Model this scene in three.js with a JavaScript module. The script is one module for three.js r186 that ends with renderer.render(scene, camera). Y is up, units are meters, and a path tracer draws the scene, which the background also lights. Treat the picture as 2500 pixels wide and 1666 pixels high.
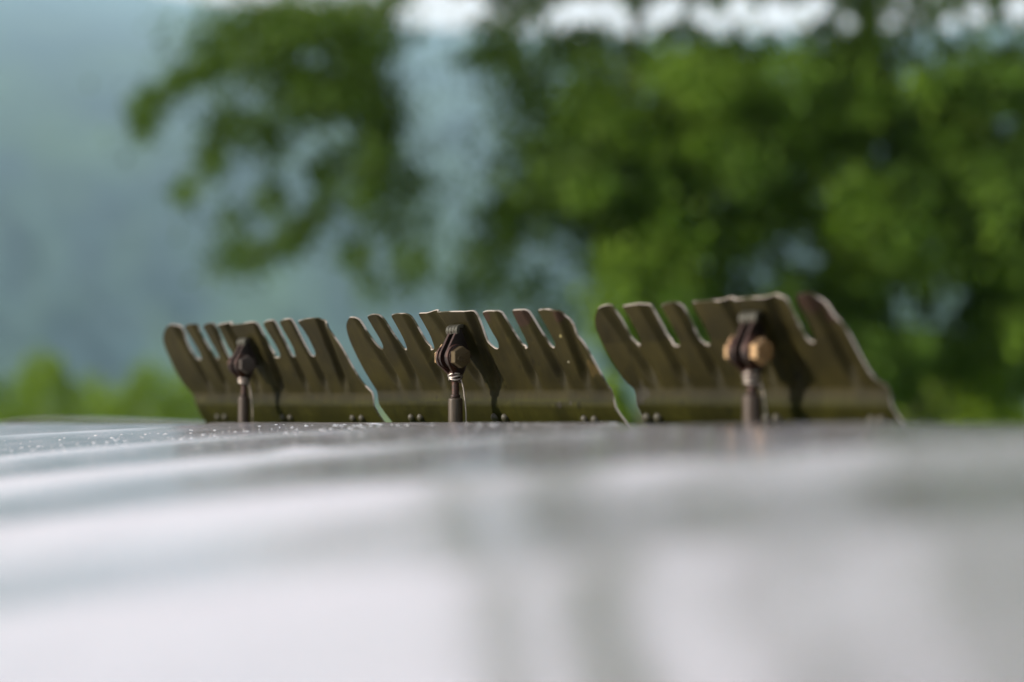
import * as THREE from 'three';
import { mergeGeometries, mergeVertices } from 'three/addons/utils/BufferGeometryUtils.js';
import { ConvexGeometry } from 'three/addons/geometries/ConvexGeometry.js';

// ---------------------------------------------------------------- camera, sky, sun, exposure
const EYE = 2.6, FPX = 4200, PITCH = Math.atan((960 - 833) / FPX);
const scene = new THREE.Scene();
const camera = new THREE.PerspectiveCamera(2 * Math.atan(833 / FPX) * 180 / Math.PI, 1024 / 682, 0.02, 20000);
camera.position.set(0, EYE, 0);
camera.rotation.x = PITCH;
camera.focus = 1.2;
camera.userData.fStop = 3.05;

const SUN = new THREE.Vector3(-0.93, 0.335, 0.16).normalize();
{
  const W = 512, H = 256, d = new Float32Array(W * H * 4);
  const hor = [0.70, 0.60, 0.55], zen = [0.06, 0.09, 0.15];
  for (let j = 0; j < H; j++) for (let i = 0; i < W; i++) {
    const el = ((j + 0.5) / H - 0.5) * Math.PI, az = ((i + 0.5) / W - 0.5) * 2 * Math.PI;
    const v = [Math.cos(el) * Math.cos(az), Math.sin(el), Math.cos(el) * Math.sin(az)];
    const f = ((x) => x * x * (3 - 2 * x))(Math.min(1, Math.max(0, (v[1] - 0.15) / 0.85)));
    const c = Math.max(0, v[0] * SUN.x + v[1] * SUN.y + v[2] * SUN.z);
    const g = 0.3 * Math.pow(c, 10) + 0.08 * Math.pow(c, 3);
    for (let k = 0; k < 3; k++) d[(j * W + i) * 4 + k] = (hor[k] + (zen[k] - hor[k]) * f) + g * [1, 0.93, 0.82][k];
    d[(j * W + i) * 4 + 3] = 1;
  }
  const t = new THREE.DataTexture(d, W, H, THREE.RGBAFormat, THREE.FloatType);
  t.mapping = THREE.EquirectangularReflectionMapping; t.magFilter = t.minFilter = THREE.LinearFilter; t.needsUpdate = true;
  scene.background = t; scene.environment = t;
}
const sun = new THREE.DirectionalLight(new THREE.Color(1, 0.93, 0.80), 5);
sun.position.copy(SUN).multiplyScalar(40).add(new THREE.Vector3(0, EYE, -6));
sun.target.position.set(0, EYE, -6);
sun.castShadow = true; sun.shadow.mapSize.set(4096, 4096); sun.shadow.radius = 1.2;
Object.assign(sun.shadow.camera, { left: -25, right: 25, top: 25, bottom: -25, near: 1, far: 120 });
scene.add(sun, sun.target);
const renderer = new THREE.WebGLRenderer({ antialias: true });
renderer.setSize(1024, 682);
renderer.toneMapping = THREE.LinearToneMapping;
renderer.toneMappingExposure = 2.7;
renderer.shadowMap.enabled = true;

// ---------------------------------------------------------------- helpers
let seed = 12345;
const rnd = () => { seed = (seed + 0x6D2B79F5) | 0; let t = Math.imul(seed ^ (seed >>> 15), 1 | seed); t = (t + Math.imul(t ^ (t >>> 7), 61 | t)) ^ t; return ((t ^ (t >>> 14)) >>> 0) / 4294967296; };
const gauss = () => Math.sqrt(-2 * Math.log(1 - rnd())) * Math.cos(6.2832 * rnd());
const V = (x, y, z) => new THREE.Vector3(x, y, z);
const lerp = (a, b, t) => a + (b - a) * t, clamp = (x, a = 0, b = 1) => Math.min(b, Math.max(a, x));
const smooth = (a, b, x) => { const t = clamp((x - a) / (b - a)); return t * t * (3 - 2 * t); };
const hash2 = (x, y) => { let h = Math.imul(x, 374761393) + Math.imul(y, 668265263) | 0; h = Math.imul(h ^ (h >>> 13), 1274126177); return ((h ^ (h >>> 16)) >>> 0) / 4294967296; };
const vnoise = (x, y) => { const i = Math.floor(x), j = Math.floor(y), u = x - i, w = y - j, a = u * u * (3 - 2 * u), b = w * w * (3 - 2 * w); return lerp(lerp(hash2(i, j), hash2(i + 1, j), a), lerp(hash2(i, j + 1), hash2(i + 1, j + 1), a), b); };
const fbm = (x, y, n = 4) => { let s = 0, a = 0.5, t = 0; for (let k = 0; k < n; k++) { s += a * vnoise(x, y); t += a; x = x * 2.03 + 17.1; y = y * 2.03 + 5.7; a *= 0.5; } return s / t; };
const names = new Map();
const numbered = (n) => { const k = names.get(n) || 0; names.set(n, k + 1); return k ? `${n}_${String(k).padStart(3, '0')}` : n; };
function thing(name, label, category, pos = V(0, 0, 0), group) {
  const o = new THREE.Group(); o.name = numbered(name); o.position.copy(pos); scene.add(o);
  o.userData = { label, category }; if (group) o.userData.group = group; return o;
}
function part(name, geo, mat, parent) {
  const m = new THREE.Mesh(geo, mat); m.name = name; m.castShadow = m.receiveShadow = true; parent.add(m); return m;
}
function structure(name, geo, mat, label) {
  const m = part(name, geo, mat, scene); m.userData = { kind: 'structure', label, category: name.replace(/_/g, ' ') }; return m;
}
// a pixel of the photograph gives a direction (depth 1 along -z); the depth is always supplied
const cp = Math.cos(PITCH), sp = Math.sin(PITCH);
const ray = (px, py) => { const x = (px - 1250) / FPX, y = (833 - py) / FPX; const wy = y * cp + sp, wz = y * sp - cp; return V(x / -wz, wy / -wz, -1); };
const at = (px, py, depth) => ray(px, py).multiplyScalar(depth).add(V(0, EYE, 0));
function noiseTexture(w, h, fn, srgb = true) {
  const d = new Uint8Array(w * h * 4);
  for (let j = 0; j < h; j++) for (let i = 0; i < w; i++) { const c = fn(i, j); for (let k = 0; k < 3; k++) d[(j * w + i) * 4 + k] = clamp(c[k] ?? c[0]) * 255; d[(j * w + i) * 4 + 3] = 255; }
  const t = new THREE.DataTexture(d, w, h); t.wrapS = t.wrapT = THREE.RepeatWrapping; t.magFilter = THREE.LinearFilter; t.minFilter = THREE.LinearMipmapLinearFilter; t.generateMipmaps = true;
  if (srgb) t.colorSpace = THREE.SRGBColorSpace; t.needsUpdate = true; return t;
}
const col = (r, g, b) => new THREE.Color().setRGB(r, g, b);

// ---------------------------------------------------------------- frame of the flap row: p along the row, q aft of it
const T = V(0.1784, 0, 0.2425).normalize(), UP = V(0, 1, 0), B = V(-T.z, 0, T.x);   // B points aft (towards the camera and left)
const ROW = V(-0.0305, EYE, -1.2);
const pq = (p, q, y) => ROW.clone().addScaledVector(T, p).addScaledVector(B, q).setY(EYE + y);

// ---------------------------------------------------------------- setting: ground, hills
{
  const g = new THREE.PlaneGeometry(9000, 9000, 1, 1).rotateX(-Math.PI / 2);
  const uv = g.attributes.uv; for (let i = 0; i < uv.count; i++) uv.setXY(i, uv.getX(i) * 900, uv.getY(i) * 900);
  const tex = noiseTexture(256, 256, (i, j) => { const n = fbm(i / 8, j / 8, 4), m = vnoise(i / 60, j / 60); return [0.20 + 0.14 * n + 0.06 * m, 0.30 + 0.16 * n, 0.10 + 0.06 * n]; });
  structure('ground', g, new THREE.MeshStandardMaterial({ map: tex, roughness: 1 }), 'green mown grass around the parked aircraft');
}
{
  const NA = 240, NR = 90, pos = [], colr = [], idx = [];
  for (let a = 0; a <= NA; a++) for (let r = 0; r <= NR; r++) {
    const az = lerp(-1.35, 1.35, a / NA), px = 1250 + Math.tan(clamp(az, -1.2, 1.2)) * FPX;
    const u = r / NR, R = 420 + 3000 * Math.pow(u, 1.25);
    const top = 960 - (px < 0 ? -40 + px * 0.004 : px < 600 ? lerp(-42, 22, Math.pow(px / 600, 1.2)) : px < 1200 ? lerp(22, 75, (px - 600) / 600) : 75 + (px - 1200) * 0.012);
    const el = clamp(top, 500, 1015) / FPX;
    let h = EYE + 3420 * el * (0.06 * u + 0.94 * Math.pow(u, 1.35));
    h += (fbm(az * 9 + 3, u * 4, 3) - 0.5) * 36 * u * (1 - u * 0.75) ;
    h += (hash2(a * 7, r * 13) - 0.5) * 4;
    if (r === 0) h = -2;
    pos.push(Math.sin(az) * R, h, -Math.cos(az) * R);
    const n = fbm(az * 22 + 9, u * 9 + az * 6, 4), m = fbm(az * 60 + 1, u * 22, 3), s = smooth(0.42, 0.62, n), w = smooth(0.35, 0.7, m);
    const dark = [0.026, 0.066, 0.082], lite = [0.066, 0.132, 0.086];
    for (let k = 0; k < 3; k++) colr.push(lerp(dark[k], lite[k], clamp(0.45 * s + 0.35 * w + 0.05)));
  }
  for (let a = 0; a < NA; a++) for (let r = 0; r < NR; r++) { const i = a * (NR + 1) + r, j = i + NR + 1; idx.push(i, j, i + 1, j, j + 1, i + 1); }
  const g = new THREE.BufferGeometry(); g.setAttribute('position', new THREE.Float32BufferAttribute(pos, 3)); g.setAttribute('color', new THREE.Float32BufferAttribute(colr, 3)); g.setIndex(idx); g.computeVertexNormals();
  structure('hills', g, new THREE.MeshStandardMaterial({ vertexColors: true, roughness: 1, side: THREE.DoubleSide }), 'hazy blue green wooded hillside rising behind the trees');
}
scene.fog = new THREE.FogExp2(new THREE.Color(0.48, 0.78, 1.0), 0.00031);

// ---------------------------------------------------------------- aircraft skin behind the flaps
const Q0 = 0.09, PC = 0.985, QC = 0.687;
// lap joints of the skin panels: [p at q, q, drift of p per q, height, width of the soft near flank]
const ridges = [[-0.62, 0.25, 0.5, 0.0026, 0.04], [-0.234, 0.248, 0.8, 0.0028, 0.032], [0.034, 0.344, 0.5, 0.0032, 0.03], [0.205, 0.405, 0.75, 0.0046, 0.045], [0.395, 0.474, 1.0, 0.0060, 0.05], [0.55, 0.528, 1.2, 0.0035, 0.05]];
const ridgeP = (k, q) => ridges[k][0] - ridges[k][2] * (Math.min(q, 0.62) - ridges[k][1]);
function skinY(p, q) {
  const Z = T.z * (PC - p) + T.x * (QC - Q0);
  let y = -0.0172 * Z + 0.0005;
  y -= q > Q0 ? 0.22 * (q - Q0) ** 2 : 3.2 * (q - Q0) ** 2;
  if (p < -0.75) y -= 0.25 * (p + 0.75) ** 2;
  if (p > 0.95) y -= 0.5 * (p - 0.95) ** 2;
  const rise = 0.3 + 0.7 * smooth(0.1, 0.22, q);
  for (let k = 0; k < ridges.length; k++) { const A = ridges[k][3] * rise, w = ridges[k][4], d = p - ridgeP(k, q); y += A * (d > 0 ? Math.exp(-d / w) : Math.exp(-((d / 0.007) ** 2))) - A * 0.25; }
  { const dp = p - 0.232, dq = q - 0.262, u = dp * 0.59 - dq * 0.81, v = dp * 0.81 + dq * 0.59; y += 0.0016 * Math.exp(-((u / 0.015) ** 2) - ((v / 0.008) ** 2)); }
  y += 0.0005 * Math.sin(p * 31 + q * 4 + 1) * smooth(0.1, 0.3, q) + 0.0022 * (fbm(p * 7 + 40, q * 3.5 + 11, 2) - 0.5) * smooth(0.06, 0.3, q);
  return y;
}
const at0 = (p, q) => (typeof p === 'function' ? p(q) : p);
function gridGeo(p0, p1, q0, q1, np, nq, f, thick = 0.0012) {
  const pos = [], uv = [], idx = [];
  for (let i = 0; i <= np; i++) for (let j = 0; j <= nq; j++) { const q = lerp(q0, q1, j / nq), p = lerp(at0(p0, q), at0(p1, q), i / np), v = pq(p, q, f(p, q)); pos.push(v.x, v.y, v.z); uv.push(p, q); }
  const top = (np + 1) * (nq + 1);
  for (let i = 0; i <= np; i++) for (let j = 0; j <= nq; j++) { const k = i * (nq + 1) + j; pos.push(pos[k * 3], pos[k * 3 + 1] - thick, pos[k * 3 + 2]); uv.push(uv[k * 2], uv[k * 2 + 1]); }
  for (let i = 0; i < np; i++) for (let j = 0; j < nq; j++) { const a = i * (nq + 1) + j, b = a + nq + 1; idx.push(a, a + 1, b, b, a + 1, b + 1); idx.push(top + a, top + b, top + a + 1, top + b, top + b + 1, top + a + 1); }
  const wall = (a, b) => idx.push(a, b, top + a, b, top + b, top + a);
  for (let j = 0; j < nq; j++) { wall(j, j + 1); const r = np * (nq + 1) + j; wall(r + 1, r); }
  for (let i = 0; i < np; i++) { const a = i * (nq + 1); wall(a + nq + 1, a); wall(a + nq, a + nq + nq + 1); }
  const g = new THREE.BufferGeometry(); g.setAttribute('position', new THREE.Float32BufferAttribute(pos, 3)); g.setAttribute('uv', new THREE.Float32BufferAttribute(uv, 2)); g.setIndex(idx);
  // analytic normals so that neighbouring panels shade as one sheet
  const nor = new Float32Array(pos.length);
  for (let i = 0; i <= np; i++) for (let j = 0; j <= nq; j++) {
    const q = lerp(q0, q1, j / nq), p = lerp(at0(p0, q), at0(p1, q), i / np), e = 0.0015, k = i * (nq + 1) + j;
    const n = UP.clone().addScaledVector(T, -(f(p + e, q) - f(p - e, q)) / (2 * e)).addScaledVector(B, -(f(p, q + e) - f(p, q - e)) / (2 * e)).normalize();
    nor.set([n.x, n.y, n.z], k * 3); nor.set([-n.x, -n.y, -n.z], (top + k) * 3);
  }
  g.setAttribute('normal', new THREE.BufferAttribute(nor, 3));
  return g;
}
const skinRough = noiseTexture(512, 512, (i, j) => { const n = fbm(i / 40, j / 40, 4), m = fbm(i / 5 + 90, j / 24, 3); return [0.13 + 0.10 * n + 0.04 * m]; }, false); skinRough.repeat.set(3, 3);
const skinTone = noiseTexture(512, 512, (i, j) => { const n = fbm(i / 30 + 7, j / 60, 4), m = vnoise(i / 2.3, j / 2.3); return [0.86 + 0.07 * n + 0.015 * m, 0.86 + 0.07 * n + 0.015 * m, 0.875 + 0.07 * n + 0.015 * m]; }); skinTone.repeat.set(3, 3);
const aluminium = new THREE.MeshStandardMaterial({ color: col(0.90, 0.84, 0.865), map: skinTone, roughnessMap: skinRough, roughness: 1, metalness: 0.85 });
{
  const nac = thing('engine_nacelle', 'polished bare aluminium aircraft skin curving up to the open cowl flaps', 'aircraft nacelle');
  const cuts = [() => -1.7, ...ridges.map((_, k) => (q) => ridgeP(k, Math.min(q, 0.62))), () => 1.6];
  for (let k = 0; k + 1 < cuts.length; k++) {
    const a = cuts[k], b = cuts[k + 1], np = Math.ceil((b(0.3) - a(0.3)) / 0.004);
    part('skin_panel', gridGeo(a, b, 0.05, 1.3, Math.min(np, 150), 220, skinY), aluminium, nac);
  }
  const lipY = (p, q) => -0.0170 * (T.z * (PC - p) + T.x * (QC - 0.055)) - 6 * Math.max(0, p - 0.22) ** 2 - 3 * (q - 0.055) ** 2 * 10;
  part('edge_strip', gridGeo(-0.28, 0.285, 0.046, 0.064, 90, 8, lipY, 0.0012), aluminium, nac);
}
const steel = new THREE.MeshStandardMaterial({ color: col(0.16, 0.13, 0.11), roughness: 0.5, metalness: 0.6 });
// cowling ahead of the flaps, carrying their hinge line
const cowlY = (p, q) => -0.0285 - 0.003 * (p + 0.12) - 0.22 * q * q - (p < -0.8 ? 0.25 * (p + 0.8) ** 2 : 0) - (p > 0.8 ? 0.4 * (p - 0.8) ** 2 : 0);
{
  const cowl = thing('engine_cowling', 'bare metal engine cowling ahead of the open cowl flaps', 'engine cowling');
  part('cowl_panel', gridGeo(-1.6, 1.5, -1.1, -0.02, 120, 40, cowlY, 0.002), aluminium, cowl);
  const g = new THREE.BoxGeometry(3.0, 0.5, 0.004); const m = part('firewall', g, steel, cowl); m.position.copy(pq(-0.05, -0.05, -0.04 - 0.25)); m.rotation.y = Math.atan2(B.x, B.z);
}

// ---------------------------------------------------------------- cowl flaps
const flapTex = noiseTexture(1024, 512, (i, j) => {
  const n = fbm(i / 60, j / 60, 4), m = vnoise(i / 1.7, j / 1.7), g = fbm(i / 9 + 50, j / 40, 3);
  let s = 0.78 + 0.42 * (n - 0.5) + 0.10 * (m - 0.5) + 0.14 * (g - 0.5);
  const scr = Math.abs(vnoise(i / 90 + j / 30, j / 200 + 9) - 0.5) < 0.004 ? 0.14 : 0;
  if (hash2(i >> 1, j >> 1) > 0.9985) s += 0.16;
  return [s + scr, s + scr, s * 0.99 + scr];
});
{ const d = flapTex.image.data; for (let k = 0; k < 130; k++) { let x = rnd() * 1024, y = rnd() * 512; const a = 1.1 + gauss() * 0.7, n = 8 + rnd() ** 2 * 70, add = 14 + 40 * rnd(); for (let i = 0; i < n; i++) { x += Math.cos(a); y += Math.sin(a); const q = (((y | 0) & 511) * 1024 + ((x | 0) & 1023)) * 4; for (let c = 0; c < 3; c++) d[q + c] = Math.min(255, d[q + c] + add); } }
  for (let k = 0; k < 160; k++) { const x = rnd() * 1024, y = rnd() * 512, R = 1 + rnd() ** 3 * 7, dk = rnd() < 0.6 ? -46 : 34; for (let j = -9; j <= 9; j++) for (let i = -9; i <= 9; i++) if (Math.hypot(i, j) < R * (0.7 + 0.6 * hash2(k * 31 + i, j))) { const q = ((((y + j) | 0) & 511) * 1024 + (((x + i) | 0) & 1023)) * 4; for (let c = 0; c < 3; c++) d[q + c] = clamp(d[q + c] + dk, 0, 255); } } flapTex.needsUpdate = true; }
flapTex.repeat.set(3.2, 6.4);
const flapPaint = new THREE.MeshPhysicalMaterial({ color: 0xffffff, map: flapTex, vertexColors: true, roughness: 0.6, specularIntensity: 0.2, side: THREE.DoubleSide });
const PHI = 65 * Math.PI / 180;
const OLIVE = [0.030, 0.0240, 0.0060], BAND = [0.030, 0.0275, 0.0042];
function inPoly(x, y, P) { let c = false; for (let i = 0, j = P.length - 1; i < P.length; j = i++) { const [a, b] = P[i], [d, e] = P[j]; if ((b > y) !== (e > y) && x < (d - a) * (y - b) / (e - b) + a) c = !c; } return c; }
function sdf(x, y, P) {
  let m = 1e9;
  for (let i = 0, j = P.length - 1; i < P.length; j = i++) { const [ax, ay] = P[j], [bx, by] = P[i], dx = bx - ax, dy = by - ay, t = clamp(((x - ax) * dx + (y - ay) * dy) / (dx * dx + dy * dy + 1e-18)); const ex = x - ax - t * dx, ey = y - ay - t * dy; const d = ex * ex + ey * ey; if (d < m) m = d; }
  return (inPoly(x, y, P) ? 1 : -1) * Math.sqrt(m);
}
function makeFlap(cfg) {
  const { bend: [[x0, y0, z0], [x1, y1, z1]], outline, beads, rivets, chips = [], label } = cfg;
  const A = at(x0, y0, z0), C = at(x1, y1, z1);
  const e1 = C.clone().sub(A).normalize(), bb = V(-e1.z, 0, e1.x).normalize();
  const e2 = bb.clone().multiplyScalar(Math.cos(PHI)).addScaledVector(UP, Math.sin(PHI)); e2.addScaledVector(e1, -e2.dot(e1)).normalize();
  const e3 = e1.clone().cross(e2).normalize();
  const O = A.clone().add(C).multiplyScalar(0.5);
  const local = (px, py) => { const r = ray(px, py), o = V(0, EYE, 0), k = O.clone().sub(o).dot(e3) / r.dot(e3), h = o.addScaledVector(r, k).sub(O); return [h.dot(e1), h.dot(e2)]; };
  // outline: traced corners rounded once (Chaikin) so that it reads as cut sheet
  const BD = beads.map(([a, b, c, d]) => [...local(a, b), ...local(c, d)]), TH = 0.0016;
  // relief towards the viewer (metres): pressed grooves, and the proud hinge band under the bend
  const relief = (a, c) => {
    let d = 0;
    for (const [ax, ay, bx, by] of BD) {
      const t = (c - ay) / (by - ay), xc = lerp(ax, bx, t), u = (a - xc) / 0.001;
      const fade = smooth(-0.001, 0.015, c);
      d -= 0.0047 * smooth(-5.5, 0.5, u) * (1 - smooth(1.0, 9.5, u)) * fade;
    }
    d += 0.0050 * (1 - smooth(-0.009, 0.003, c));
    d += 0.0016 * (1 - smooth(-0.03, -0.012, c)) * -1;
    d += 0.10 * Math.max(0, c) ** 2;                                       // gentle curl of the free edge
    d += 0.0007 * (fbm(a * 40 + 3 + x0, c * 40, 2) - 0.5);
    return d;
  };
  const lean = BD.reduce((t, [ax, ay, bx, by]) => t + (bx - ax) / (by - ay), 0) / BD.length;
  const soft = (a, c) => { let t = 0, n = 0; for (let i = -3; i <= 3; i++) for (let j = -2; j <= 2; j++) { const cc = clamp(c + i * 0.006, Math.min(c, 0.018), Math.max(c, 0.08)); t += relief(a + lean * (cc - c) + j * 0.0011, cc); n++; } return t / n; };
  const onSheet = (px, py, f = soft) => { let [a, c] = local(px, py); const r = ray(px, py), o = V(0, EYE, 0); for (let n = 0; n < 12; n++) { const d = f(a, c) - TH * 0.5, k = O.clone().addScaledVector(e3, d).sub(o).dot(e3) / r.dot(e3), h = o.clone().addScaledVector(r, k).sub(O); a = lerp(a, h.dot(e1), 0.7); c = lerp(c, h.dot(e2), 0.7); } return [a, c]; };
  let P = outline.map(([x, y]) => onSheet(x, y));
  { const Q = []; for (let i = 0; i < P.length; i++) { const a = P[i], b = P[(i + 1) % P.length]; Q.push([lerp(a[0], b[0], 0.22), lerp(a[1], b[1], 0.22)], [lerp(a[0], b[0], 0.78), lerp(a[1], b[1], 0.78)]); } P = Q; }
  let xa = 1e9, xb = -1e9, ya = 1e9, yb = -1e9; for (const [x, y] of P) { xa = Math.min(xa, x); xb = Math.max(xb, x); ya = Math.min(ya, y); yb = Math.max(yb, y); }
  const st = 0.0008; xa -= 2 * st; ya -= 2 * st; const nx = Math.ceil((xb - xa) / st) + 3, ny = Math.ceil((yb - ya) / st) + 3;
  const F = new Float32Array(nx * ny); for (let j = 0; j < ny; j++) for (let i = 0; i < nx; i++) F[j * nx + i] = sdf(xa + i * st, ya + j * st, P);
  const pos = [], nor = [], clr = [], uv = [], idx = [], key = new Map(), edge = [];
  
  const put = (a, c, side) => {
    const d = relief(a, c), e = 0.0004, gx = (relief(a + e, c) - relief(a - e, c)) / (2 * e), gy = (relief(a, c + e) - relief(a, c - e)) / (2 * e);
    const n = e3.clone().addScaledVector(e1, -gx).addScaledVector(e2, -gy).normalize().multiplyScalar(side);
    const v = V(0, 0, 0).addScaledVector(e1, a).addScaledVector(e2, c).addScaledVector(e3, d + (side > 0 ? 0 : -TH));
    pos.push(v.x, v.y, v.z); nor.push(n.x, n.y, n.z); uv.push(a + x0 * 0.0137, c + x0 * 0.0071);
    let cc = c < -0.003 ? BAND : OLIVE;
    for (const [cx, cy, r, rgb] of chipL) { const dd = Math.hypot(a - cx, (c - cy)) / r + 0.9 * (fbm(a * 260 + cx * 99, c * 260, 3) - 0.5); if (dd < 0.75) cc = rgb; }
    clr.push(...cc); return pos.length / 3 - 1;
  };
  const chipL = chips.map(([x, y, r, rgb]) => [...onSheet(x, y), r, rgb]);
  const vert = (id, a, c) => { let k = key.get(id); if (k === undefined) { k = [put(a, c, 1), put(a, c, -1), a, c]; key.set(id, k); } return k; };
  for (let j = 0; j < ny - 1; j++) for (let i = 0; i < nx - 1; i++) {
    const cs = [[i, j], [i + 1, j], [i + 1, j + 1], [i, j + 1]], f = cs.map(([u, v]) => F[v * nx + u]);
    if (f.every((x) => x <= 0)) continue;
    const poly = [], cut = [];
    for (let k = 0; k < 4; k++) {
      const m = (k + 1) % 4, [u, v] = cs[k], [u2, v2] = cs[m];
      if (f[k] > 0) poly.push(vert(v * nx + u, xa + u * st, ya + v * st));
      if ((f[k] > 0) !== (f[m] > 0)) {
        const t = f[k] / (f[k] - f[m]), lo = Math.min(v * nx + u, v2 * nx + u2), id = 'e' + lo + (v === v2 ? 'h' : 'v');
        const q = vert(id, xa + lerp(u, u2, t) * st, ya + lerp(v, v2, t) * st); poly.push(q); cut.push([q, f[k] > 0]);
      }
    }
    for (let k = 1; k + 1 < poly.length; k++) { idx.push(poly[0][0], poly[k][0], poly[k + 1][0]); idx.push(poly[0][1], poly[k + 1][1], poly[k][1]); }
    if (cut.length === 2) edge.push(cut[0][1] ? [cut[0][0], cut[1][0]] : [cut[1][0], cut[0][0]]);
  }
  const G = (p_, n_, c_, u_, i_) => { const g = new THREE.BufferGeometry(); g.setAttribute('position', new THREE.Float32BufferAttribute(p_, 3)); g.setAttribute('normal', new THREE.Float32BufferAttribute(n_, 3)); g.setAttribute('color', new THREE.Float32BufferAttribute(c_, 3)); g.setAttribute('uv', new THREE.Float32BufferAttribute(u_, 2)); g.setIndex(i_); return g; };
  const flap = thing('cowl_flap', label, 'cowl flap', O, 'open cowl flaps in a row');
  part('panel', G(pos, nor, clr, uv, idx), flapPaint, flap);
  // worn rim: a strip round the sheet, slightly proud and bulged, bare metal where the paint is rubbed off
  { const p_ = [], n_ = [], c_ = [], u_ = [], i_ = [];
    for (const [a, b] of edge) {
      let ex = b[2] - a[2], ey = b[3] - a[3]; const L = Math.hypot(ex, ey); if (L < 1e-7) continue; ex /= L; ey /= L;
      let ox = ey, oy = -ex; if (sdf(a[2] + ox * 3e-4, a[3] + oy * 3e-4, P) > sdf(a[2], a[3], P)) { ox = -ox; oy = -oy; }
      const out = V(0, 0, 0).addScaledVector(e1, ox).addScaledVector(e2, oy), base = p_.length / 3;
      for (const q of [a, b]) for (let s = 0; s < 3; s++) {
        const v = V(0, 0, 0).addScaledVector(e1, q[2]).addScaledVector(e2, q[3]).addScaledVector(e3, relief(q[2], q[3]) - TH * s / 2).addScaledVector(out, s === 1 ? 0.0004 : 0);
        const n = out.clone().addScaledVector(e3, s === 0 ? 0.8 : s === 2 ? -0.8 : 0).normalize();
        p_.push(v.x, v.y, v.z); n_.push(n.x, n.y, n.z); u_.push(q[2], q[3]);
        const w = smooth(0.3, 0.55, fbm(q[2] * 110 + 5, q[3] * 110, 3)); for (let k = 0; k < 3; k++) c_.push(lerp(OLIVE[k] * 1.5, [0.42, 0.35, 0.30][k], w));
      }
      for (const s of [0, 1]) i_.push(base + s, base + s + 1, base + 3 + s, base + 3 + s, base + s + 1, base + 4 + s);
    }
    part('rim', G(p_, n_, c_, u_, i_), rimMetal, flap); }
  // dome rivets
  for (const [x, y, rr = 0.0033] of rivets) {
    const [a, c] = onSheet(x, y), d = relief(a, c);
    const g = new THREE.LatheGeometry([[0, 1], [0.35, 0.95], [0.68, 0.75], [0.9, 0.42], [1, 0], [1, -0.3]].map(([u, w]) => new THREE.Vector2(u * rr, w * rr * 0.85)).reverse(), 20);
    const m = part('rivet', g, rivetPaint, flap); m.position.set(0, 0, 0).addScaledVector(e1, a).addScaledVector(e2, c).addScaledVector(e3, d); m.quaternion.setFromUnitVectors(UP, e3);
  }
  // hinge tube along the root
  { const L = xb - xa - 0.06, c0 = ya + 0.002; const g = new THREE.CylinderGeometry(0.0035, 0.0035, L, 14).rotateZ(Math.PI / 2); const m = part('hinge', g, steel, flap); m.position.addScaledVector(e1, (xa + xb) / 2).addScaledVector(e2, c0).addScaledVector(e3, relief(0, c0) - 0.005); m.quaternion.setFromRotationMatrix(new THREE.Matrix4().makeBasis(e1, e2, e3)); }
  return { flap, O, e1, e2, e3, relief, local };
}
const rimMetal = new THREE.MeshStandardMaterial({ vertexColors: true, roughness: 0.42, metalness: 0.25 });
const rivetPaint = new THREE.MeshStandardMaterial({ color: col(0.028, 0.022, 0.011), roughness: 0.6 });

const zoomed = (ox, oy, k, pts) => pts.map(([u, v]) => [ox + u / k, oy + v / k]);
const pairs = (s) => { const n = s.trim().split(/[\s,]+/).map(Number), o = []; for (let i = 0; i < n.length; i += 2) o.push([n[i], n[i + 1]]); return o; };
const BROWN = [0.040, 0.0215, 0.013], OCHRE = [0.075, 0.052, 0.017], GREY = [0.042, 0.036, 0.024];
const zRow = (x) => 1.297 * (1 - 0.187 * (x - 920) / (344 + 0.187 * x));
const flapL = makeFlap({
  label: 'olive cowl flap farthest along the row, beside the green bushes', bend: [[485, 964, zRow(485)], [905, 964, zRow(905)]],
  outline: zoomed(370, 740, 3.9217, pairs(`175,208 142,235 118,290 112,350 135,430 170,510 240,660 310,770 390,860 430,910 450,970 480,1060 510,1130 535,1200 2255,1200 2225,1140 2190,1070 2150,980 2135,910 2110,850 2060,800 2010,750 1940,640 1870,510 1810,400 1730,290 1690,230 1625,165 1600,140 1560,140 1480,152 1412,170 1415,182 1460,250 1520,350 1575,465 1578,495 1560,512 1535,505 1500,450 1450,360 1400,260 1352,165 1330,142 1280,155 1237,172 1237,190 1275,260 1330,360 1385,475 1388,505 1370,518 1350,510 1320,460 1280,370 1230,270 1182,178 1160,157 1110,170 1077,190 1080,210 1130,290 1190,390 1235,480 1238,510 1215,525 1185,515 1150,470 1110,390 1060,290 1015,195 990,178 960,178 900,192 830,205 750,190 690,192 637,208 642,230 690,320 745,420 790,500 778,525 755,518 735,478 700,400 640,290 595,203 570,187 530,198 497,217 502,232 540,300 590,390 650,500 655,525 635,545 610,535 585,490 540,410 480,300 440,212 420,195 360,203 322,225 326,240 370,310 430,410 480,505 485,530 465,550 440,545 410,510 360,430 310,320 280,243 240,215 205,200`)),
  beads: [[210, 210, 560, 840], [400, 195, 730, 850], [570, 180, 890, 850], [700, 190, 1040, 850], [985, 175, 1250, 850], [1160, 150, 1490, 850], [1330, 140, 1680, 850], [1585, 140, 1860, 850]].map(([a, b, c, d]) => [370 + a / 3.9217, 740 + b / 3.9217, 370 + c / 3.9217, 740 + d / 3.9217]),
  rivets: [[535, 1018], [553, 1018], [695, 1019], [713, 1019], [866, 1020], [888, 1020]], chips: [],
});
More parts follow.
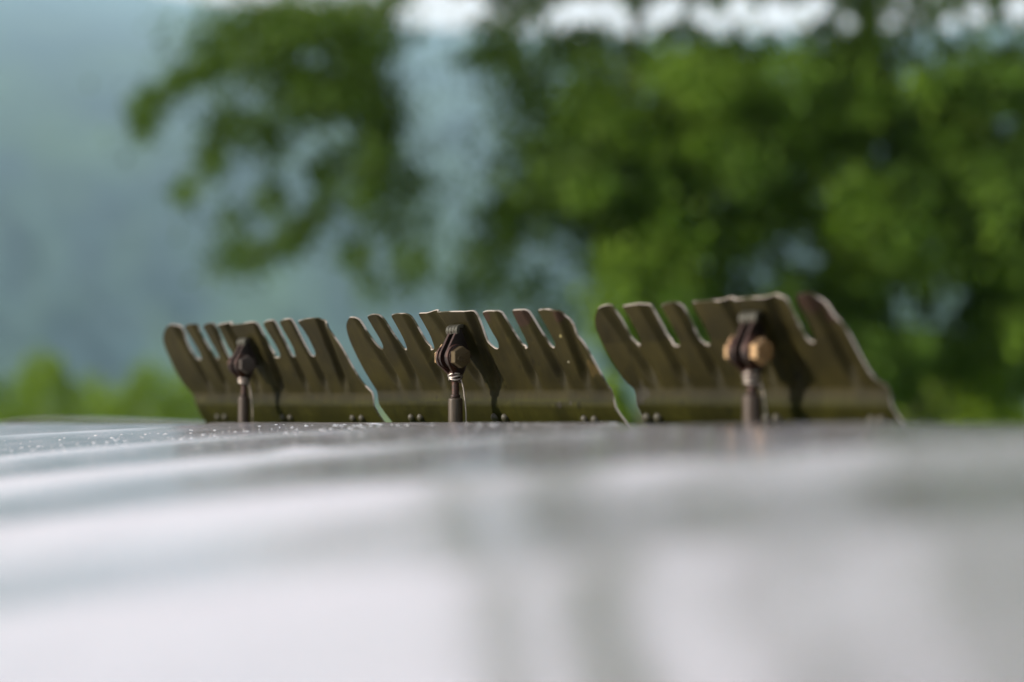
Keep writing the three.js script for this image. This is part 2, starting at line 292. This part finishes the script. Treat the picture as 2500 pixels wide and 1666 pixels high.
const flapM = makeFlap({
  label: 'olive cowl flap in the middle of the row, with a chipped right edge', bend: [[925, 959, zRow(925)], [1505, 959, zRow(1505)]],
  outline: zoomed(820, 720, 3.0167, pairs(`100,168 80,215 86,270 110,345 160,450 220,565 290,680 318,730 332,775 375,860 420,935 460,1010 2185,1010 2140,930 2090,845 2070,790 2050,735 2000,660 1960,590 1900,480 1840,370 1800,310 1740,220 1685,160 1662,125 1640,110 1570,105 1520,107 1495,112 1500,130 1540,200 1590,290 1622,360 1620,385 1605,395 1580,375 1550,330 1500,250 1450,165 1420,118 1385,102 1310,112 1305,122 1320,160 1350,220 1400,310 1423,370 1418,390 1400,393 1370,370 1340,320 1290,240 1240,155 1225,128 1190,110 1110,118 1085,130 1088,142 1110,180 1150,260 1200,340 1208,385 1195,400 1170,390 1140,360 1100,290 1060,200 1022,137 1005,122 960,116 900,122 800,124 720,122 660,132 615,135 617,145 650,200 700,290 728,370 730,395 718,405 700,395 670,360 625,280 580,200 547,152 500,130 440,140 413,150 415,160 450,220 500,310 530,385 530,405 515,412 497,400 470,360 420,285 370,200 345,165 313,138 270,143 237,157 240,170 280,240 340,340 358,390 352,410 335,410 300,375 240,290 185,197 160,170 130,158`)),
  beads: [[140, 160, 490, 720], [315, 132, 615, 710], [500, 125, 810, 710], [690, 120, 1100, 700], [970, 115, 1190, 700], [1190, 105, 1490, 700], [1385, 97, 1700, 700], [1640, 107, 1860, 700]].map(([a, b, c, d]) => [820 + a / 3.0167, 720 + b / 3.0167, 820 + c / 3.0167, 720 + d / 3.0167]),
  rivets: [[1009, 1018], [1031, 1018], [1213, 1017], [1238, 1018], [1433, 1022], [1458, 1023]],
  chips: [[1274, 775, 0.009, BROWN], [1283, 770, 0.005, BROWN], [1190, 770, 0.005, BROWN], [1365, 765, 0.006, BROWN], [1449, 897, 0.007, OCHRE], [1441, 886, 0.003, OCHRE], [1372, 986, 0.0025, GREY], [1402, 979, 0.002, GREY], [1390, 883, 0.001, [0.5, 0.45, 0.35]], [1371, 819, 0.0008, [0.4, 0.34, 0.16]]],
});
const flapR = makeFlap({
  label: 'olive cowl flap with a single slot right of its bright brass bolt', bend: [[1558, 954, zRow(1558)], [2170, 954, zRow(2170)]],
  outline: zoomed(1420, 680, 2.8012, pairs(`135,188 105,230 96,270 101,330 130,400 170,490 230,590 310,710 370,760 387,800 402,860 440,950 480,1030 2235,1040 2210,990 2170,920 2130,840 2115,780 2080,730 2010,690 1960,620 1900,510 1850,410 1790,310 1720,230 1640,150 1580,108 1560,95 1520,100 1480,115 1477,128 1510,200 1560,300 1600,390 1605,425 1590,440 1560,425 1530,390 1490,310 1440,210 1405,137 1380,117 1305,120 1220,127 1100,137 990,142 910,148 850,156 765,160 764,172 800,240 850,330 888,410 892,440 875,460 840,450 800,405 760,320 720,240 690,187 660,168 640,158 600,164 550,182 550,192 590,260 640,350 672,420 678,450 665,465 630,445 590,400 550,320 510,250 480,192 460,178 420,175 400,166 350,178 288,188 287,197 310,230 350,300 395,380 412,445 405,465 380,455 330,410 290,330 250,255 215,197 180,184`)),
  beads: [[140, 190, 530, 760], [400, 160, 730, 760], [640, 150, 965, 760], [960, 125, 1330, 760], [1270, 105, 1500, 760], [1560, 90, 1890, 760]].map(([a, b, c, d]) => [1420 + a / 2.8012, 680 + b / 2.8012, 1420 + c / 2.8012, 680 + d / 2.8012]),
  rivets: [[1586, 1018, 0.0036], [1613, 1018, 0.0036], [1879, 1018], [1904, 1019], [2137, 1023], [2160, 1023]],
  chips: [[1575, 958, 0.008, GREY], [1960, 722, 0.01, BROWN], [1990, 730, 0.01, BROWN], [2030, 760, 0.008, BROWN]],
});

// ---------------------------------------------------------------- clevis, bolt and turnbuckle rod of each flap
const rustTex = noiseTexture(256, 256, (i, j) => { const n = fbm(i / 16, j / 16, 4), m = vnoise(i / 2, j / 2); const k = smooth(0.35, 0.65, n); return [lerp(0.15, 0.26, k) + 0.06 * (m - 0.5), lerp(0.105, 0.135, k) + 0.05 * (m - 0.5), lerp(0.085, 0.09, k) + 0.04 * (m - 0.5)]; });
rustTex.repeat.set(2, 2);
const rusty = new THREE.MeshStandardMaterial({ map: rustTex, roughness: 0.55, metalness: 0.35 });
const darkIron = new THREE.MeshStandardMaterial({ map: rustTex, color: col(0.55, 0.52, 0.52), roughness: 0.5, metalness: 0.4 });
const barrelMat = new THREE.MeshStandardMaterial({ color: col(0.082, 0.058, 0.040), map: flapTex, roughness: 0.5, metalness: 0.3 });
const barrelBrown = new THREE.MeshStandardMaterial({ color: col(0.07, 0.043, 0.029), map: flapTex, roughness: 0.5, metalness: 0.2 });
const brass = new THREE.MeshStandardMaterial({ color: col(0.66, 0.41, 0.22), roughness: 0.27, metalness: 0.85 });
const oldBrass = new THREE.MeshStandardMaterial({ color: col(0.075, 0.052, 0.024), roughness: 0.45, metalness: 0.5 });
const blackIron = new THREE.MeshStandardMaterial({ color: col(0.05, 0.038, 0.032), roughness: 0.45, metalness: 0.4 });
const wireMat = new THREE.MeshStandardMaterial({ color: col(0.34, 0.29, 0.26), roughness: 0.38, metalness: 0.8 });
const lugMat = new THREE.MeshStandardMaterial({ color: col(0.055, 0.048, 0.029), map: flapTex, roughness: 0.5, metalness: 0.2 });
const mm = 0.001;
function hull2(pts) { pts = [...pts].sort((a, b) => a[0] - b[0] || a[1] - b[1]); const cr = (o, a, b) => (a[0] - o[0]) * (b[1] - o[1]) - (a[1] - o[1]) * (b[0] - o[0]); const h = []; for (const dir of [pts, [...pts].reverse()]) { const s = h.length; for (const q of dir) { while (h.length >= s + 2 && cr(h[h.length - 2], h[h.length - 1], q) <= 0) h.pop(); h.push(q); } h.pop(); } return h; }
const circlePts = (x, y, r, n = 28) => Array.from({ length: n }, (_, i) => [x + r * Math.cos(i / n * 6.2832), y + r * Math.sin(i / n * 6.2832)]);
function plate(pts, thick, bevel = 0.35) {   // profile in (aft, up), extruded along the row, centred
  const s = new THREE.Shape(pts.map(([x, y]) => new THREE.Vector2(x * mm, y * mm)));
  const g = new THREE.ExtrudeGeometry(s, { depth: (thick - 2 * bevel) * mm, bevelEnabled: true, bevelSize: bevel * mm, bevelThickness: bevel * mm, bevelSegments: 2, curveSegments: 8 });
  g.translate(0, 0, -(thick - 2 * bevel) * mm / 2);
  // (x, y, z) = (aft, up, row) -> basis built below as x: row, y: up, z: aft
  return g.applyMatrix4(new THREE.Matrix4().set(0, 0, 1, 0, 0, 1, 0, 0, 1, 0, 0, 0, 0, 0, 0, 1)).index ? g : g;
}
function hexHead(r, h, chamfer = 0.6) {      // axis along x (the row)
  const s = new THREE.Shape(circlePts(0, 0, r - chamfer, 6).map(([x, y]) => new THREE.Vector2(x * mm, y * mm)));
  const g = new THREE.ExtrudeGeometry(s, { depth: (h - chamfer) * mm, bevelEnabled: true, bevelSize: chamfer * mm, bevelThickness: chamfer * 0.6 * mm, bevelSegments: 2 });
  return g.rotateZ(Math.PI / 6).rotateY(Math.PI / 2);
}
const lathe = (pts, seg = 28) => new THREE.LatheGeometry(pts.map(([r, y]) => new THREE.Vector2(r * mm, y * mm)), seg);
function flipWinding(g) { const p = g.attributes; for (const a of Object.values(p)) { const n = a.itemSize; for (let t = 0; t < a.count; t += 3) for (let k = 0; k < n; k++) { const i = (t + 1) * n + k, j = (t + 2) * n + k, w = a.array[i]; a.array[i] = a.array[j]; a.array[j] = w; } } g.computeVertexNormals(); return g; }
function makeRod(F, px, py, wall, opt) {
  // the bolt sits on the sight line of its pixel, a lug's length off the flap
  const r = ray(px, py), o = V(0, EYE, 0), k = F.O.clone().addScaledVector(F.e3, 0.003).sub(o).dot(F.e3) / r.dot(F.e3);
  const stand = 0.012, kb = k - stand / Math.abs(r.dot(F.e3));
  const C = o.clone().addScaledVector(r, kb);
  const basis = new THREE.Matrix4().makeBasis(T, UP, B);
  const quat = new THREE.Quaternion().setFromRotationMatrix(basis);
  // flap-side bracket: two lugs and the curled foot, parts of the flap
  const cs = Math.cos(PHI), sn = Math.sin(PHI), face = (l) => [-stand / mm * sn + l * cs, stand / mm * cs + l * sn];
  const lug = hull2([...circlePts(0, 0, 7.6), face(-5), face(15), [face(15)[0] + 3.4, face(15)[1] - 0.6]]);
  const br = new THREE.Group(); br.name = 'bracket'; br.position.copy(C).sub(F.O); br.quaternion.copy(quat); F.flap.add(br);
  for (const s of [-3.6, 3.6]) { const m = part('lug', flipWinding(plate(lug, 2.2)), darkIron, br); m.position.x = s * mm; }
  { const arc = []; for (let i = 0; i <= 10; i++) { const a = -0.5 + i / 10 * 2.3; arc.push([Math.cos(a), Math.sin(a)]); }
    const f0 = face(15); const outer = arc.map(([x, y]) => [f0[0] + 0.6 + 4.4 * x, f0[1] - 0.5 + 4.0 * y]), inner = arc.map(([x, y]) => [f0[0] + 0.6 + 2.6 * x, f0[1] - 0.5 + 2.3 * y]).reverse();
    for (const s of [-5.2, -1.8, 1.8, 5.2]) { const m = part('foot_leaf', flipWinding(plate([...outer, ...inner], 3.0)), lugMat, br); m.position.x = s * mm; m.position.y = (s * 7 % 3) * 0.2 * mm; } }
  // the rod itself
  const rod = thing('flap_actuator_rod', opt.label, 'actuator rod', C, 'cowl flap actuator rods'); rod.quaternion.copy(quat);
  const RX = -3;                                                          // the rod hangs slightly forward of the bolt
  const fork = new THREE.Group(); fork.name = 'fork'; rod.add(fork);
  for (const s of [-1, 1]) {
    const g = flipWinding(plate(hull2([...circlePts(0, 0, 8.4), [RX - 3.6, -11.5], [RX + 3.6, -11.5], [RX - 4.6, -8.5], [RX + 4.6, -8.5]]), 2.2));
    const p = g.attributes.position; for (let i = 0; i < p.count; i++) { const y = p.getY(i) / mm; p.setX(i, p.getX(i) + s * (6.3 - 3.6 * smooth(-4, -11.5, y)) * mm); } g.computeVertexNormals();
    part('cheek', g, rusty, fork);
  }
  { const m = part('neck', lathe([[0, -9], [4.2, -9.4], [4.7, -11], [4.4, -13], [3.4, -15.5], [2.5, -17]]), rusty, fork); m.position.z = RX * mm; }
  const bolt = part('bolt', hexHead(7.3, 5), opt.bolt, rod); bolt.position.x = 8.3 * mm;
  for (const sx of [-1, 1]) { const w = part('washer', lathe([[3, 0.9], [7.0, 0.9], [7.4, 0.7], [7.4, 0.1], [3, 0]]).rotateZ(-Math.PI / 2), darkIron, rod); w.position.x = sx > 0 ? 7.4 * mm : -8.3 * mm; }
  part('shaft', new THREE.CylinderGeometry(3 * mm, 3 * mm, 25 * mm, 18).rotateZ(Math.PI / 2), darkIron, bolt).position.x = -8.4 * mm;
  if (opt.mark) for (const [a, u, w, h, rot] of [[-2.4, -1.2, 1.9, 0.5, 0.9], [-1.1, -2.4, 1.6, 0.5, -0.4], [0.4, -2.6, 0.5, 1.7, 0.2], [1.6, -2.2, 0.5, 1.6, -0.3], [2.2, 2.6, 2.6, 0.5, 0.35]]) { const m = part('stamp_mark', new THREE.BoxGeometry(0.5 * mm, h * mm, w * mm), opt.bolt, bolt); m.position.set(5.1 * mm, u * mm, -a * mm); m.rotation.x = rot; }
  if (opt.mark) { const m = part('stamp_mark', new THREE.TorusGeometry(1.5 * mm, 0.35 * mm, 8, 18).rotateY(Math.PI / 2), opt.bolt, bolt); m.position.set(5.05 * mm, -1.0 * mm, 2.4 * mm); }
  const nut = part('nut', hexHead(6.6, 4.6).rotateY(Math.PI), opt.nut, rod); nut.position.x = -8.3 * mm;
  { const c = new THREE.CatmullRomCurve3([V(-12.8, -1, 0), V(-13.0, 2, 2), V(-12.6, 5.5, 2), V(-11.6, 9.0, 0)].map((v) => v.multiplyScalar(mm))); part('cotter_pin', new THREE.TubeGeometry(c, 12, 0.55 * mm, 6), opt.nut, rod); }
  const yb = opt.barrel;
  { const m = part('shank', lathe([[2.5, -16], [2.5, yb - 1], [2.5, yb - 4]]), rusty, rod); m.position.z = RX * mm; }
  { const m = part('lock_nut', lathe([[2.4, yb + 2.2], [3.3, yb + 2.0], [3.3, yb + 0.6], [2.9, yb + 0.2]]), darkIron, rod); m.position.z = RX * mm; }
  { const R = opt.barrelR; const m = part('barrel', lathe([[2.4, yb + 0.2], [R - 1.1, yb], [R - 0.3, yb - 0.5], [R, yb - 1.6], [R, yb - 70], [R - 0.8, yb - 71], [0, yb - 71]]), opt.barrelMat, rod); m.position.z = RX * mm; }
  // safety wire: three turns round the neck, then a loose tail down the barrel
  { const pts = []; const n = opt.turns; for (let i = 0; i <= n * 14; i++) { const a = i / 14 * 6.2832, f = i / (n * 14); pts.push(V(Math.cos(a) * (4.9 - 0.9 * f), -11.2 - opt.wrap * f + 0.5 * Math.sin(a * 2.3), Math.sin(a) * (4.9 - 0.9 * f) + RX).multiplyScalar(mm)); }
    part('wire_wrap', new THREE.TubeGeometry(new THREE.CatmullRomCurve3(pts), 110, 0.75 * mm, 8), wireMat, rod);
    const c = new THREE.CatmullRomCurve3([V(3.6, -15, RX - 2), V(4.8, -20, RX - 3), V(6.0, -28, RX - 3.5), V(7.0, -38, RX - 4), V(6.6, -48, RX - 4), V(5.4, -62, RX - 3)].map((v) => v.multiplyScalar(mm)));
    part('wire_tail', new THREE.TubeGeometry(c, 40, 0.5 * mm, 6), wireMat, rod); }
  return rod;
}
makeRod(flapL, 588, 891, 0, { label: 'dark turnbuckle rod with a blackened bolt, in front of the farthest cowl flap', bolt: blackIron, nut: darkIron, barrel: -26.5, barrelR: 4.7, barrelMat: barrelBrown, turns: 3, wrap: 5 });
makeRod(flapM, 1103, 873, 0, { label: 'turnbuckle rod with a stamped hex bolt and wire wrap, before the middle flap', bolt: oldBrass, nut: brass, barrel: -27.5, barrelR: 5.0, barrelMat: barrelMat, turns: 3, wrap: 5.2, mark: true });
makeRod(flapR, 1826, 859, 0, { label: 'brown turnbuckle rod with a bright brass bolt, in front of the single slot cowl flap', bolt: brass, nut: brass, barrel: -23.5, barrelR: 5.2, barrelMat: barrelBrown, turns: 3, wrap: 8 });

// ---------------------------------------------------------------- trees and bushes
const bark = new THREE.MeshStandardMaterial({ color: col(0.07, 0.055, 0.04), roughness: 0.95 });
const leafMat = new THREE.MeshPhysicalMaterial({ color: 0xffffff, roughness: 0.8, specularIntensity: 0.3, transmission: 0.36, thickness: 0, side: THREE.DoubleSide });
const leafGeo = (() => { const g = new THREE.BufferGeometry(); g.setAttribute('position', new THREE.Float32BufferAttribute([0, 0, 0, 0.28, 0.45, 0.05, 0, 0.5, -0.03, -0.28, 0.45, 0.05, 0, 1, -0.06], 3)); g.setAttribute('uv', new THREE.Float32BufferAttribute([0.5, 0, 1, 0.5, 0.5, 0.5, 0, 0.5, 0.5, 1], 2)); g.setIndex([0, 1, 2, 0, 2, 3, 1, 4, 2, 2, 4, 3]); g.computeVertexNormals(); return g; })();
function limb(pts, r0, r1) {
  const c = new THREE.CatmullRomCurve3(pts), n = 18, m = 7, fr = c.computeFrenetFrames(n), pos = [], nor = [], idx = [];
  for (let i = 0; i <= n; i++) { const P = c.getPointAt(i / n), r = lerp(r0, r1, i / n); for (let j = 0; j < m; j++) { const a = j / m * 6.2832, v = fr.normals[i].clone().multiplyScalar(Math.cos(a)).addScaledVector(fr.binormals[i], Math.sin(a)); nor.push(v.x, v.y, v.z); P.clone().addScaledVector(v, r).toArray(pos, pos.length); } }
  for (let i = 0; i < n; i++) for (let j = 0; j < m; j++) { const a = i * m + j, b = i * m + (j + 1) % m; idx.push(a, b, a + m, b, b + m, a + m); }
  const g = new THREE.BufferGeometry(); g.setAttribute('position', new THREE.Float32BufferAttribute(pos, 3)); g.setAttribute('normal', new THREE.Float32BufferAttribute(nor, 3)); g.setIndex(idx); return g;
}
function foliage(list, parent, origin) {   // list of [position, size, colour]
  const im = new THREE.InstancedMesh(leafGeo, leafMat, list.length), M = new THREE.Matrix4(), q = new THREE.Quaternion(), e = new THREE.Euler();
  list.forEach(([p, s, c], i) => { e.set(Math.PI + gauss() * 0.75, rnd() * 6.2832, gauss() * 0.75, 'YXZ'); q.setFromEuler(e); M.compose(p.clone().sub(origin), q, V(s, s, s)); im.setMatrixAt(i, M); im.setColorAt(i, c); });
  im.name = 'crown'; im.castShadow = im.receiveShadow = true; im.userData.kind = 'stuff'; parent.add(im); return im;
}
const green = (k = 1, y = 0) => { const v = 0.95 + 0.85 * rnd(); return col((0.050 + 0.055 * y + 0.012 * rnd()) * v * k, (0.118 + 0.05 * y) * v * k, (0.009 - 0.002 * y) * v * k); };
function cluster(out, px, py, rx, ry, rot, n, depth, k = 1, y = 0, dz = 0.45, size = 0.085) {
  const c = Math.cos(rot), s = Math.sin(rot);
  for (let i = 0; i < n; i++) { const a = gauss() * 0.55 * rx, b = gauss() * 0.55 * ry; out.push([at(px + a * c - b * s, py + a * s + b * c, depth + gauss() * dz), size * (0.75 + 0.5 * rnd()), green(k, y)]); }
}
const D2R = Math.PI / 180;
// big tree whose boughs hang in from above
{
  const base = at(1560, 960, 17).setY(0), tree = thing('broadleaf_tree', 'large broadleaf tree with boughs drooping in front of the hazy hillside', 'tree', base);
  const top = at(1600, -1300, 17), J = (f) => base.clone().lerp(top, f).add(V(0.12 * Math.sin(f * 9), 0, 0.1 * Math.cos(f * 7)));
  const wood = [limb([J(0), J(0.25), J(0.5), J(0.75), J(1)], 0.09, 0.03)];
  const L = [];
  const boughs = [
    [600, 70, 150, 55, -18, 230, 1], [700, 30, 150, 40, 0, 190, 1], [520, 165, 80, 32, -18, 95, 1], [430, 195, 70, 28, -35, 75, 1], [362, 262, 34, 50, 20, 70, 1], [345, 300, 26, 22, 0, 30, 1.1],
    [880, 95, 70, 90, 0, 260, 0.8], [860, 200, 75, 85, 0, 230, 0.8], [930, 300, 60, 100, 0, 220, 0.85], [920, 400, 30, 60, 0, 100, 0.8], [705, 195, 100, 60, 0, 150, 1], [640, 125, 120, 55, 0, 160, 1], [760, 65, 110, 55, 0, 200, 0.85],
    [780, 230, 80, 40, 0, 110, 0.95], [590, 290, 90, 40, 25, 70, 1], [540, 330, 45, 60, 20, 70, 1], [512, 385, 32, 45, 20, 45, 1], [450, 462, 34, 34, 0, 26, 1.2], [660, 340, 30, 45, 10, 60, 0.9], [745, 275, 70, 40, 0, 80, 1],
    [800, 400, 80, 45, -15, 70, 0.9], [660, 480, 40, 36, -30, 48, 0.9], [790, 475, 28, 65, 15, 60, 0.9], [725, 560, 75, 36, -35, 110, 1.1], [612, 622, 80, 32, -12, 95, 1.1], [565, 545, 40, 55, 0, 32, 1],
    [960, 540, 70, 50, 0, 70, 0.95], [870, 620, 36, 42, 0, 45, 1.1], [1000, 640, 60, 60, 0, 70, 0.9], [880, 470, 40, 60, 0, 50, 0.9], [1000, 450, 80, 60, 0, 75, 0.95], [905, 690, 40, 36, 0, 22, 1.1],
    [1222, 135, 100, 50, 0, 150, 0.85], [1180, 640, 70, 80, 0, 110, 1.2], [1230, 545, 60, 70, 0, 110, 1], [1140, 715, 60, 50, 0, 40, 1.25],
    [1290, 210, 80, 80, 0, 130, 0.9], [1330, 360, 110, 90, 0, 260, 0.9], [1290, 480, 90, 70, 0, 170, 0.95], [1400, 520, 90, 90, 0, 160, 0.95], [1420, 280, 110, 90, 0, 260, 0.85], [1420, 420, 100, 90, 0, 220, 0.9], [1290, 700, 80, 60, 0, 60, 1.1], [1340, 800, 90, 70, 0, 90, 1.1],
  ];
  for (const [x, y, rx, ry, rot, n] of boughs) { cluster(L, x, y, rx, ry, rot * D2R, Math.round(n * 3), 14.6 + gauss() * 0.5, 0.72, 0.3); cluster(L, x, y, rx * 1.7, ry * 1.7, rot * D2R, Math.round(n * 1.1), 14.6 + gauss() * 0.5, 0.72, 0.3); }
  // upper crown, above the frame: what the skin mirrors; thin where the sky breaks through
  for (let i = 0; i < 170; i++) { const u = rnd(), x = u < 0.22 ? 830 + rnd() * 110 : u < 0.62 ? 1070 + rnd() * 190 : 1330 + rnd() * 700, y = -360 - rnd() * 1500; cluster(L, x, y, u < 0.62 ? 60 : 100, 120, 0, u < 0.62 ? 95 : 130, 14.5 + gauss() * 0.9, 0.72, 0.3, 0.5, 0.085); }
  // thin roof of leaves with openings to the sky
  { const holes = [[995, 42, 30], [1062, 10, 56], [1105, 52, 26], [1150, 8, 30], [1215, 30, 10], [1290, 62, 9], [1365, 34, 26], [1420, 16, 30], [1480, 18, 34], [1528, 50, 26], [1574, 82, 12], [1602, 28, 26], [1645, 8, 24], [1715, 30, 26], [1758, 60, 22], [1806, 12, 30], [1846, 66, 26], [1890, 26, 36], [1926, 88, 18], [1955, 30, 28], [1994, 8, 24], [2068, 50, 15], [735, 0, 26], [800, 20, 12], [1250, 92, 9], [1664, 96, 10], [1500, 96, 8], [1160, 84, 10]];
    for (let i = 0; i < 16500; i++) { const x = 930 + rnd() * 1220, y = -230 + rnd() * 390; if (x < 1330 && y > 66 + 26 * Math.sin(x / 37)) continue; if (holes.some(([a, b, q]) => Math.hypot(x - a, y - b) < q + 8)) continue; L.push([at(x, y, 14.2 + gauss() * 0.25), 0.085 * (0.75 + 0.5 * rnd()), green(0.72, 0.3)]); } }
  for (const [x, y, tx] of [[880, 95, 0.55], [600, 70, 0.58], [380, 240, 0.56], [725, 560, 0.45], [620, 610, 0.45], [930, 420, 0.45], [1000, 630, 0.38], [1222, 135, 0.5], [1330, 360, 0.4], [1420, 420, 0.35], [1200, 600, 0.35], [520, 370, 0.5]]) {
    const a = J(tx), b = at(x, y, 14.1), m = a.clone().lerp(b, 0.5).add(V(0, 0.35 + 0.2 * rnd(), 0.2 * gauss())); wood.push(limb([a, a.clone().lerp(m, 0.5).add(V(0, 0.15, 0)), m, b], 0.009, 0.003));
  }
  part('trunk', mergeGeometries(wood).translate(-base.x, 0, -base.z), bark, tree);
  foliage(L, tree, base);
}
// second tree filling the right
{
  const base = at(2140, 960, 18.5).setY(0), tree = thing('broadleaf_tree', 'dense green broadleaf tree standing behind the single slot cowl flap', 'tree', base);
  const top = at(2120, -1200, 18.5), J = (f) => base.clone().lerp(top, f).add(V(0.15 * Math.sin(f * 8 + 2), 0, 0.1 * Math.cos(f * 6)));
  const wood = [limb([J(0), J(0.3), J(0.6), J(1)], 0.11, 0.03)], L = [];
  const gaps = [[1580, 190, 62, 66], [1468, 140, 45, 48], [1755, 505, 44, 38], [1385, 630, 60, 70], [1955, 575, 58, 55], [1850, 690, 66, 52], [2110, 600, 40, 40], [1550, 700, 50, 50], [2350, 320, 34, 34], [1330, 770, 60, 60]];
  const cl = [];
  for (let i = 0; i < 540; i++) {
    const x = 1430 + rnd() * 1250, y = 165 + rnd() * (x > 2080 ? 790 : 710); if (x < 1430 + Math.max(0, y - 450) * 0.15) continue;
    if (gaps.some(([gx, gy, a, b]) => ((x - gx) / (a + 5)) ** 2 + ((y - gy) / (b + 5)) ** 2 < 1)) continue;
    
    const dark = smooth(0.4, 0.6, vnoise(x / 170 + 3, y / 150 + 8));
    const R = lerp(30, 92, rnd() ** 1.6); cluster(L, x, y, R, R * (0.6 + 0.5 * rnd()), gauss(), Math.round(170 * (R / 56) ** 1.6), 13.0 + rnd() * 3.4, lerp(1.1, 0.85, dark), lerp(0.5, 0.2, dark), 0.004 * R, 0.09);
    if (i % 6 === 0) cl.push([x, y]);
  }
  for (let i = 0; i < 4600; i++) { const x = 2080 + rnd() * 620, y = -170 + rnd() * 350; if ([[2330, 62, 18], [2385, 30, 16], [2440, 70, 12], [2490, 12, 24], [2260, 95, 8], [2180, 40, 8]].some(([a, b, q]) => Math.hypot(x - a, y - b) < q + 8)) continue; L.push([at(x, y, 14.4 + gauss() * 0.3), 0.09 * (0.75 + 0.5 * rnd()), green(1, 0.35)]); }
  for (let i = 0; i < 170; i++) { const x = 2040 + rnd() * 1100, y = -140 - rnd() * 1450; cluster(L, x, y, 120, 115, 0, 150, 16 + gauss(), 0.9, 0.2, 0.7, 0.09); }
  for (const [x, y] of cl) { const f = clamp((1000 - y) / 2250 + 0.05, 0.15, 0.6), a = J(f), b = at(x, y, 15.5 + gauss() * 0.6); wood.push(limb([a, a.clone().lerp(b, 0.5).add(V(0, 0.2, 0)), b], 0.009, 0.003)); }
  part('trunk', mergeGeometries(wood).translate(-base.x, 0, -base.z), bark, tree);
  foliage(L, tree, base);
}
function bush(px, topPy, wPx, depth, label, n = 1600, size = 0.1) {
  const base = at(px, 960, depth).setY(0), b = thing('bush', label, 'bush', base, 'bushes beyond the aircraft');
  const H = at(px, topPy, depth).y, W = wPx * depth / FPX, L = [], wood = [];
  for (let i = 0; i < n; i++) {
    const a = rnd() * 6.2832, u = Math.pow(rnd(), 0.35), h = rnd(), lump = 0.6 + 0.6 * vnoise(a * 2.2 + px, h * 5 + px * 0.01);
    const prof = Math.sqrt(clamp(1 - Math.pow(h, 2.6))) * (0.75 + 0.25 * Math.min(1, h * 5)); const r = W * u * lump * prof;
    L.push([base.clone().add(V(Math.cos(a) * r, Math.max(0.1, h * H * (0.78 + 0.24 * vnoise(a * 1.6 + px * 0.7, u * 3))), Math.sin(a) * r)), size * (0.7 + 0.6 * rnd()), green(1.35, 1.0)]);
  }
  for (let i = 0; i < 6; i++) { const a = i + rnd(), e = base.clone().add(V(Math.cos(a) * W * 0.5, H * 0.8, Math.sin(a) * W * 0.5)); wood.push(limb([base.clone(), base.clone().lerp(e, 0.5).add(V(0, 0.2, 0)), e], 0.03, 0.006)); }
  part('stems', mergeGeometries(wood).translate(-base.x, 0, -base.z), bark, b);
  foliage(L, b, base);
}
bush(-70, 862, 190, 30, 'green bush at the open end of the row, beside the tall one', 4200, 0.12);
bush(110, 838, 170, 32, 'tall yellow green bush beyond the aircraft skin', 4600, 0.12);
bush(345, 868, 170, 31, 'rounded green bush next to the farthest cowl flap', 4600, 0.12);
bush(480, 872, 150, 33, 'green bush partly hidden behind the farthest cowl flap', 3600, 0.12);
bush(230, 900, 130, 36, 'low bush in the dip between two taller bushes', 2600, 0.12);
bush(1480, 890, 210, 20, 'mid green bush seen through the gap between two cowl flaps', 3600, 0.13);
bush(1760, 815, 260, 20.2, 'broad bush behind the brass bolted cowl flap', 4200, 0.14);
bush(2080, 850, 220, 20.4, 'low bush showing past the slotted end of the brass bolted flap', 4600, 0.14);
bush(2380, 820, 280, 20.6, 'dark bush growing under the dense tree', 6500, 0.15);

// ---------------------------------------------------------------- rain drops on the skin
{
  const g = new THREE.SphereGeometry(1, 10, 6, 0, Math.PI * 2, 0, Math.PI / 2); g.scale(1, 0.35, 1);
  const pts = [];
  const drop = (p, q, s) => pts.push([p, q, s]);
  for (let i = 0; i < 330; i++) { const q = 0.10 + rnd() * 0.27; drop(lerp(ridgeP(1, q) + 0.02, ridgeP(2, q) - 0.004, Math.sqrt(rnd())), q, 0.0004 + 0.0011 * rnd() ** 2); }
  for (let i = 0; i < 140; i++) { const q = 0.08 + rnd() * 0.3; drop(lerp(ridgeP(2, q), ridgeP(3, q), rnd()), q, 0.0005 + 0.0006 * rnd() * rnd()); }
  for (let i = 0; i < 36; i++) drop(-0.05 + rnd() * 0.3, 0.095 + 0.03 * rnd(), 0.0005 + 0.0006 * rnd());
  const m = new THREE.InstancedMesh(g, new THREE.MeshPhysicalMaterial({ color: col(0.9, 0.92, 0.95), roughness: 0.12, metalness: 0.0, transmission: 0.35, thickness: 0.001 }), pts.length), M = new THREE.Matrix4();
  pts.forEach(([p, q, s], i) => { const v = pq(p, q, skinY(p, q)); M.makeScale(s, s, s).setPosition(v); m.setMatrixAt(i, M); });
  m.name = 'water_droplets'; m.userData = { kind: 'stuff', label: 'scattered small water droplets on the aluminium skin', category: 'droplets' }; m.castShadow = m.receiveShadow = true; scene.add(m);
}

renderer.render(scene, camera);
